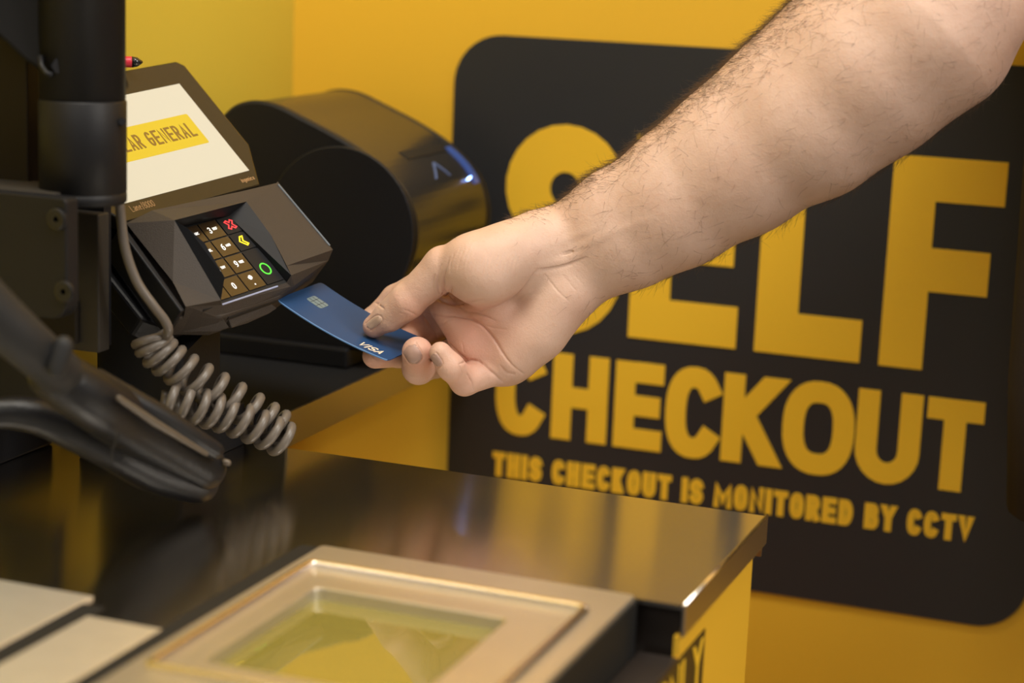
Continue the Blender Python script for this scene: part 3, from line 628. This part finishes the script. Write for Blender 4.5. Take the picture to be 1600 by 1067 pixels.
# fingers: chains of joints with radii
def finger(pts, rad, kroot=12., kout=1.2):
    pts = [J(*p) for p in pts]; m = max(rad)+6
    lo = np.min(pts, 0)-m; hi = np.max(pts, 0)+m; w = window(lo, hi, 4)
    d = None
    for a, b, ra, rb in zip(pts[:-1], pts[1:], rad[:-1], rad[1:]):
        e = tcap(w, a, b, ra, rb); d = e if d is None else smin(d, e, 3.)
    X = AX[0][w[0]][:, None, None]; Y = AX[1][w[1]][None, :, None]; Z = AX[2][w[2]][None, None, :]
    g = np.exp(-((X-pts[0][0])**2+(Y-pts[0][1])**2+(Z-pts[0][2])**2)/17.**2)
    D[w] = smin(D[w], d, kout+(kroot-kout)*g)
    return pts
IX = finger([(694, 430, 24), (619, 468, 50), (583, 502, 52), (560, 524, 30)], [12, 9.6, 8.6, 6.8])
MD = finger([(720, 478, 22), (651, 526, 58), (624, 551, 28), (586, 556, 4)], [13, 10.8, 9.2, 8.0])
add(J(694, 462, 14), J(648, 488, 48), 9, 8, 5)                 # web between thumb and fingers
RG = finger([(752, 532, 18), (680, 566, 38), (654, 575, 9), (652, 550, -10)], [11.5, 9.8, 10.0, 9.6])
PK = finger([(792, 568, 10), (726, 595, -8), (704, 573, -22), (688, 551, -25)], [11.5, 9.0, 8.2, 6.8])
TH = finger([(742, 416, -18), (694, 418, -13), (636, 471, -6), (585, 510, 6.0)], [20, 13.2, 10.6, 7.4], 14, 1.5)
add(J(636, 471, -6), J(609, 495, 0), 10.4, 9.0, 4)
# ---- creases: lines on the skin, found where the view meets it, carved as shallow grooves
FULLP = None
def hit(px, py):
    r = np.array([(px-800)/F, (py-533.5)/F, 1.]); z = np.arange(LO[2]+2, HI[2]-2, .5); P = r[None]*(z[:, None]+D0); P[:, 2] = z
    i = np.clip(((P-LO)/HG).astype(int), 0, NXYZ-2); f = (P-LO)/HG-i; v = 0
    for dx in (0, 1):
        for dy in (0, 1):
            for dz in (0, 1):
                v = v+D[i[:, 0]+dx, i[:, 1]+dy, i[:, 2]+dz]*np.abs(1-dx-f[:, 0])*np.abs(1-dy-f[:, 1])*np.abs(1-dz-f[:, 2])
    k = np.where(v < 0)[0]
    return None if len(k) == 0 else P[k[0]].astype(np.float32)
def grad(p):
    i = np.clip(((p-LO)/HG).astype(int), 1, NXYZ-2); g = np.array([D[i[0]+1, i[1], i[2]]-D[i[0]-1, i[1], i[2]], D[i[0], i[1]+1, i[2]]-D[i[0], i[1]-1, i[2]], D[i[0], i[1], i[2]+1]-D[i[0], i[1], i[2]-1]]); return g/max(1e-6, np.linalg.norm(g))
CREASES = []
def crease(line, depth=.8, width=.8, taper=True):
    pts = [hit(*p) for p in cr(line, 5)]; pts = np.array([p for p in pts if p is not None])
    n = len(pts); t = (.25+.75*np.sin(math.pi*(np.arange(n)+.5)/n)) if taper else np.ones(n)
    CREASES.append((pts, depth*t, width))
zA = lambda x, y: (550+x/5.333, 440+y/5.333)
zB = lambda x, y: (560+x/6.667, 340+y/6.667)
zC = lambda x, y: (720+x/3.557, 320+y/3.557)
for pl, dp, wd in (
  ([zC(110, 590), zC(200, 568), zC(270, 532), zC(340, 474), zC(400, 392), zC(420, 364)], 1.5, .9),
  ([zB(950, 420), zB(905, 560), zB(880, 690), zB(900, 775), zB(935, 800)], 1.5, .8), ([zB(865, 490), zB(832, 640), zB(835, 740), zB(855, 800)], 1.0, .65), ([zB(795, 600), zB(775, 700), zB(803, 800)], .8, .6), ([zB(1000, 370), zB(965, 470), zB(955, 560)], .5, .7),
  ([zB(880, 780), zB(912, 805), zB(950, 770), zB(970, 720)], 2.2, 1.2), ([zB(940, 790), zB(975, 835)], 1.2, .7),
  ([zB(690, 965), zB(810, 850), zB(900, 878), zB(1000, 903), zB(1090, 890), zB(1300, 860)], 1.6, 1.0),
  ([zA(585, 275), zA(650, 380), zA(712, 475)], 1.8, .9), ([zA(712, 475), zA(770, 488), zA(830, 540), zA(900, 610), zA(965, 658)], 1.8, .9), ([zA(965, 658), zA(1010, 656), zA(1080, 680), zA(1170, 760), zA(1260, 835)], 1.5, .8),
  ([zA(600, 255), zA(740, 280), zA(870, 290), zA(980, 310), zA(1080, 360), zA(1180, 470), zA(1260, 600), zA(1330, 690), zA(1425, 768)], 1.4, .8),
  ([zA(880, 185), zA(960, 250), zA(1060, 265), zA(1200, 330)], .9, .8), ([zA(920, 520), zA(935, 590)], .4, .5), ([zA(1080, 360), zA(1180, 385), zA(1290, 400)], .5, .8), ([zA(870, 290), zA(760, 350), zA(690, 430)], .45, .7),
  ([zA(888, 690), zA(915, 760), zA(888, 830)], .6, .6), ([zA(955, 765), zA(1000, 840), zA(1008, 905)], 1.2, .7), ([zA(1235, 700), zA(1290, 755), zA(1350, 772)], 1.0, .8), ([zA(890, 690), zA(950, 665), zA(985, 658)], .9, .6),
  ([zC(465, 385), zC(540, 480), zC(595, 530)], .38, .6), ([zC(570, 395), zC(640, 478)], .32, .6), ([zC(620, 380), zC(680, 440)], .2, .6), ([zC(418, 364), zC(500, 354), zC(590, 332), zC(690, 290)], .45, 1.6), ([zC(560, 290), zC(640, 250), zC(720, 215)], .3, 2.),
  ([zC(440, 335), zC(540, 318), zC(640, 285), zC(740, 225)], -.55, 2.6), ([zC(600, 270), zC(700, 222), zC(850, 150), zC(1067, 80)], -.5, 3.), ([zC(520, 215), zC(640, 170), zC(760, 130)], -.35, 2.6),
  ([zA(430, 232), zA(490, 255), zA(548, 288)], .5, .7), ([zA(400, 262), zA(440, 270)], .3, .6), ([zA(190, 172), zA(225, 195), zA(264, 224)], .9, .7), ([zA(110, 700), zA(150, 690), zA(170, 712)], .5, .5),
): crease(pl, dp, wd)
for q in range(16):                                                # fine parallel lines over the ball of the thumb
    x0 = 1000+q*42; crease([zB(x0+70, 300+q*3), zB(x0+20, 430+q*4), zB(x0-10, 560+q*5)], .22, .45)
NAILS = [((645.5, 553.5), (-7.8, -13), (-10.5, 6.6)), ((682, 562.5), (-6.5, -8.8), (-5.2, 3.6)), ((584.5, 503.5), (-10.5, 8.0), (-4.4, -5.0))]
for c, u, v in NAILS:                                             # folds of skin around the nails in view
    crease([(c[0]+u[0]*p+v[0]*q, c[1]+u[1]*p+v[1]*q) for p, q in ((.9, 1.05), (.4, 1.06), (0, 1.06), (-.75, .95), (-1.04, .45), (-1.08, 0), (-1.04, -.45), (-.75, -.95), (0, -1.06), (.4, -1.06), (.9, -1.05))], .55, .45, False)
# ---- surface nets
def surface_nets(V):
    s = V < 0
    c = np.zeros(tuple(n-1 for n in V.shape), np.uint8)
    for dx in (0, 1):
        for dy in (0, 1):
            for dz in (0, 1): c += s[dx:V.shape[0]-1+dx, dy:V.shape[1]-1+dy, dz:V.shape[2]-1+dz]
    I = np.argwhere((c > 0) & (c < 8)); N = len(I)
    idx = np.full(c.shape, -1, np.int32); idx[I[:, 0], I[:, 1], I[:, 2]] = np.arange(N)
    co = [(x, y, z) for x in (0, 1) for y in (0, 1) for z in (0, 1)]
    val = np.stack([V[I[:, 0]+x, I[:, 1]+y, I[:, 2]+z] for x, y, z in co], 1)
    acc = np.zeros((N, 3)); cnt = np.zeros(N)
    for a in range(8):
        for b_ in range(a+1, 8):
            d = [co[b_][k]-co[a][k] for k in range(3)]
            if sum(abs(q) for q in d) != 1: continue
            m = (val[:, a] < 0) != (val[:, b_] < 0); t = np.where(m, val[:, a]/np.where(m, val[:, a]-val[:, b_], 1), 0)
            acc += np.where(m[:, None], np.array(co[a])[None]+t[:, None]*np.array(d)[None], 0); cnt += m
    P = LO+HG*(I+acc/cnt[:, None]); quads = []
    for ax in range(3):
        sl0 = [slice(None)]*3; sl1 = [slice(None)]*3; sl0[ax] = slice(0, -1); sl1[ax] = slice(1, None)
        a = s[tuple(sl0)]; b_ = s[tuple(sl1)]; E = np.argwhere(a != b_)
        u, v = (ax+1) % 3, (ax+2) % 3
        E = E[(E[:, u] > 0) & (E[:, v] > 0) & (E[:, u] < V.shape[u]-1) & (E[:, v] < V.shape[v]-1)]
        flip = s[E[:, 0], E[:, 1], E[:, 2]]
        def g(du, dv): q = E.copy(); q[:, u] -= du; q[:, v] -= dv; return idx[q[:, 0], q[:, 1], q[:, 2]]
        q = np.stack([g(1, 1), g(0, 1), g(0, 0), g(1, 0)], 1); q[~flip] = q[~flip][:, ::-1]; quads.append(q)
    return P, np.concatenate(quads)
P_, Q_ = surface_nets(D)
# gentle relaxation of the net
def split_quads(P, Q, sel):
    """Quarter the chosen quads so that fine creases fit."""
    E = {}; q = Q[sel]; e = np.sort(np.stack([q, np.roll(q, -1, 1)], 2).reshape(-1, 2), 1); ue, inv = np.unique(e, axis=0, return_inverse=True)
    mid = .5*(P[ue[:, 0]]+P[ue[:, 1]]); cen = P[q].mean(1); n0, n1 = len(P), len(P)+len(mid); m = n0+inv.reshape(-1, 4); c = n1+np.arange(len(q))
    new = np.concatenate([np.stack([q[:, k], m[:, k], c, m[:, k-1]], 1) for k in range(4)])
    return np.concatenate([P, mid, cen]), np.concatenate([Q[~sel], new])
for it in range(2):
    s_ = np.zeros_like(P_); n_ = np.zeros(len(P_))
    for k in range(4):
        a, b_ = Q_[:, k], Q_[:, (k+1) % 4]
        np.add.at(s_, a, P_[b_]); np.add.at(n_, a, 1)
    P_ = P_*.5+.5*s_/np.maximum(n_, 1)[:, None]
def vnormals():
    e1 = P_[Q_[:, 2]]-P_[Q_[:, 0]]; e2 = P_[Q_[:, 3]]-P_[Q_[:, 1]]; f = np.cross(e1, e2); n = np.zeros_like(P_)
    for k in range(4): np.add.at(n, Q_[:, k], f)
    return n/np.maximum(np.linalg.norm(n, axis=1), 1e-9)[:, None]
xm = P_[Q_].mean(1); sel = (xm[:, 0] < 52)
P_, Q_ = split_quads(P_, Q_, sel)
for it in range(1):
    s_ = np.zeros_like(P_); n_ = np.zeros(len(P_))
    for k in range(4):
        a_, b_ = Q_[:, k], Q_[:, (k+1) % 4]; np.add.at(s_, a_, P_[b_]); np.add.at(n_, a_, 1)
    P_ = np.where((P_[:, 0] < 48)[:, None], P_*.5+.5*s_/np.maximum(n_, 1)[:, None], P_)
NR = vnormals(); DISP = np.zeros(len(P_))
for pts, dp, wd in CREASES:
    if len(pts) < 2: continue
    lo, hi = pts.min(0)-4*wd-1, pts.max(0)+4*wd+1; ii = np.where(((P_ > lo) & (P_ < hi)).all(1))[0]; best = np.full(len(ii), 1e9); dd_ = np.zeros(len(ii))
    for k in range(len(pts)-1):
        v = pts[k+1]-pts[k]; L2 = float(v@v)
        if L2 > 100 or L2 < 1e-6: continue
        t = np.clip(((P_[ii]-pts[k])@v)/L2, 0, 1); d = np.linalg.norm(P_[ii]-pts[k]-t[:, None]*v, axis=1); w = d < best
        best = np.where(w, d, best); dd_ = np.where(w, dp[k]+(dp[k+1]-dp[k])*t, dd_)
    x = best/wd; prof_ = np.exp(-x*x*.9) if wd > 1.5 else np.exp(-np.abs(x)**1.4)
    g_ = dd_*prof_; DISP[ii] = np.where(np.abs(g_) > np.abs(DISP[ii]), g_, DISP[ii])
P_ = P_-NR*DISP[:, None]; NR = vnormals()
me = bpy.data.meshes.new('person'); me.vertices.add(len(P_)); me.vertices.foreach_set('co', toworld(P_).ravel())
me.loops.add(4*len(Q_)); me.loops.foreach_set('vertex_index', Q_.ravel().astype(np.int32)); me.polygons.add(len(Q_))
me.polygons.foreach_set('loop_start', np.arange(0, 4*len(Q_), 4, dtype=np.int32)); me.polygons.foreach_set('loop_total', np.full(len(Q_), 4, np.int32))
me.update(calc_edges=True)
# where the skin is pinker: palm, finger pads, knuckles
def blob(p, r): q = J(*p); return np.exp(-((P_-q)**2).sum(1)/r**2)
pink = np.clip(.9*blob((745, 520, 0), 26)+.8*blob((640, 505, 40), 22)+.6*blob((655, 560, -12), 14)+.5*blob((700, 585, -15), 18)+.5*blob((640, 480, -15), 14)+.4*blob((580, 520, 5), 12)+.6*blob((590, 560, 0), 14)+.35*blob((890, 480, -5), 14)+.45*blob((1540, 40, -50), 40)+.25*blob((700, 400, -15), 16), 0, 1)
at = me.attributes.new('pink', 'FLOAT', 'POINT'); at.data.foreach_set('value', pink.astype(np.float32))
M_skin = bpy.data.materials.new('skin'); M_skin.use_nodes = True
nt = M_skin.node_tree; bs = nt.nodes['Principled BSDF']; tc = nt.nodes.new('ShaderNodeTexCoord'); L_ = nt.links.new
def nz(sc, det=3, rough=.5): n = nt.nodes.new('ShaderNodeTexNoise'); n.inputs['Scale'].default_value = sc; n.inputs['Detail'].default_value = det; n.inputs['Roughness'].default_value = rough; L_(tc.outputs['Object'], n.inputs['Vector']); return n
def mixc(fac, a, b_):
    m = nt.nodes.new('ShaderNodeMix'); m.data_type = 'RGBA'
    for sock, val in ((0, fac), (6, a), (7, b_)):
        if isinstance(val, tuple): m.inputs[sock].default_value = (*val, 1)
        elif isinstance(val, (int, float)): m.inputs[sock].default_value = val
        else: L_(val, m.inputs[sock])
    return m.outputs[2]
def ramp(v, a, b_):
    m = nt.nodes.new('ShaderNodeMapRange'); m.inputs[1].default_value = a; m.inputs[2].default_value = b_; L_(v, m.inputs[0]); return m.outputs[0]
base = mixc(ramp(nz(35, 4).outputs[0], .35, .65), (.545, .36, .272), (.605, .415, .325))
base = mixc(ramp(nz(320, 3).outputs[0], .55, 1.1), base, (.54, .32, .22))
an = nt.nodes.new('ShaderNodeAttribute'); an.attribute_name = 'pink'
base = mixc(an.outputs['Fac'], base, (.58, .29, .21))
L_(base, bs.inputs['Base Color'])
bs.inputs['Roughness'].default_value = .50; bs.inputs['Specular IOR Level'].default_value = .38
bs.inputs['Subsurface Weight'].default_value = .12; bs.inputs['Subsurface Radius'].default_value = (1, .35, .2); bs.inputs['Subsurface Scale'].default_value = .006
vor = nt.nodes.new('ShaderNodeTexVoronoi'); vor.inputs['Scale'].default_value = 900; L_(tc.outputs['Object'], vor.inputs['Vector'])
bp1 = nt.nodes.new('ShaderNodeBump'); bp1.inputs['Strength'].default_value = .16; bp1.inputs['Distance'].default_value = .0006; L_(vor.outputs['Distance'], bp1.inputs['Height'])
bp2 = nt.nodes.new('ShaderNodeBump'); bp2.inputs['Strength'].default_value = .3; bp2.inputs['Distance'].default_value = .0012; L_(nz(160, 4, .6).outputs[0], bp2.inputs['Height']); L_(bp1.outputs[0], bp2.inputs['Normal'])
L_(bp2.outputs[0], bs.inputs['Normal'])
man = link('person', me, M_skin, None, True)
tag(man, 'bare hairy right arm of a person holding out a blue card', 'person')

# ---- nails: thin curved plates lying on the skin
def skin_at(px, py): return hit(px, py)
M_nail = mat('fingernail', (.37, .235, .19), .38, spec=.4)
M_thumbnail = mat('pale_thumbnail', (.52, .36, .27), .35, spec=.4)
def nail(c, ax_, wd_, name='fingernail', lift=.55):
    n, m = 11, 9; outer = []; inner = []
    for i in range(n):
        u = -1+2*i/(n-1); wl = (1-abs(u)**3.2)**.5 if u < 0 else (1-abs(u)**5)**.5; wl = max(wl, .25)
        for j in range(m):
            v = (-1+2*j/(m-1))*wl; p = hit(c[0]+ax_[0]*u+wd_[0]*v, c[1]+ax_[1]*u+wd_[1]*v)
            if p is None: p = outer[-1]-.3*np.array([0, 0, 1]) if outer else hit(*c)
            g = grad(p); edge = max(abs(v)/max(wl, .01), abs(u)); h = lift*(1-edge**4*.75)
            outer.append(p+g*h); inner.append(p-g*.6)
    vs = toworld(np.array(outer+inner)); b = MB(); fs = []; N = n*m
    for i in range(n-1):
        for j in range(m-1):
            q = (i*m+j, i*m+j+1, (i+1)*m+j+1, (i+1)*m+j); fs += [q, tuple(k+N for k in q[::-1])]
    rim = [j for j in range(m)]+[i*m+m-1 for i in range(1, n)]+[(n-1)*m+j for j in range(m-2, -1, -1)]+[i*m for i in range(n-2, 0, -1)]
    fs += [(rim[k], rim[(k+1) % len(rim)], rim[(k+1) % len(rim)]+N, rim[k]+N) for k in range(len(rim))]
    return b.add(vs, fs).build(name, M_nail, man, smooth=True)
for nl in NAILS: nail(*nl)
man.children[2].data.materials[0] = M_thumbnail

# ---- hair on the forearm and the back of the hand
def make_hair():
    cu = bpy.data.curves.new('arm_hair', 'CURVE'); cu.dimensions = '3D'; cu.bevel_depth = .00007; cu.bevel_resolution = 0; cu.resolution_u = 2
    ax_ = J(1352, 112, -42)-J(868, 410, 2); ax_ = ax_/np.linalg.norm(ax_)
    r = np.random.default_rng(11); vi = r.permutation(len(P_)); n = 0
    for i in vi:
        p = P_[i]; nn = NR[i]; px = p[0]/(D0+p[2])*F+800
        if px < 700 or px > 1575: continue
        t = (p-J(868, 410, 2))@ax_
        dors = nn@np.array([-.45, -.60, .66])                      # towards the back of the arm
        low = nn@np.array([.4, .75, .45])
        if t < -8: w = .10 if dors > .55 and t > -75 else 0
        else: w = max(0, dors+.18)**1.1*1.0 + (.16 if low > .72 else 0) + .03
        w *= min(1, .35+max(t, 0)/60)*(.3 if nn[2] > .45 else 1)*(.28 if p[0] < 52 else 1)
        if r.random() > w: continue
        L = (6+7*r.random())*(.55 if t < -8 else 1)*(.75 if t < 40 else 1); d = -ax_*(.3+.5*r.random())+r.normal(0, .45, 3)+nn*.25+np.array([-.25, -.1, .3])*max(0, dors)
        d -= nn*(d@nn)*.85; d = d/np.linalg.norm(d); curl = r.normal(0, .55, 3); pts = []; q = p.copy(); k = 6
        lift = .22+.5*r.random()
        for s_ in range(k):
            pts.append(q.copy()); dd = d+curl*s_/k+nn*(lift-(.13*s_)); q = q+dd/np.linalg.norm(dd)*L/(k-1)
        sp = cu.splines.new('POLY'); sp.points.add(k-1); wp_ = toworld(np.array(pts))
        for s_ in range(k): sp.points[s_].co = (*wp_[s_], 1); sp.points[s_].radius = 1-.75*s_/(k-1)
        n += 1
        if n >= 8500: break
    cu.materials.append(mat('brown_hair', (.075, .040, .020), .45, spec=.4))
    o = bpy.data.objects.new('arm_hair', cu); S.collection.objects.link(o); o.parent = man; o['kind'] = 'stuff'; o['label'] = 'fine brown arm hair'
make_hair()

# ---- dark shirt: sleeve end and the side of the torso just right of the frame
sl = MB(); pts = [toworld(J(*p)[None])[0] for p in ((1492, -62, -50), (1498, -95, -46), (1512, -190, -40), (1530, -330, -20), (1600, -470, 20))]
sl.tube(pts, [.056, .060, .066, .074, .07], 28, up=FWD); sl.build('shirt_sleeve', M_shirt, man, smooth=True)
tc_ = W(1614, 150, 1.28)+_r0*.175
b = MB(); b.rings([[(tc_[0]+rx*(_r0[0]*math.cos(a))+ry*_fh[0]*math.sin(a), tc_[1]+rx*_r0[1]*math.cos(a)+ry*_fh[1]*math.sin(a), z) for a in np.linspace(0, 2*math.pi, 40, endpoint=False)]
   for z, rx, ry in ((.86, .165, .10), (.95, .172, .105), (1.1, .175, .11), (1.3, .18, .11), (1.42, .165, .09))]); b.build('shirt_body', M_shirt, man, smooth=True)
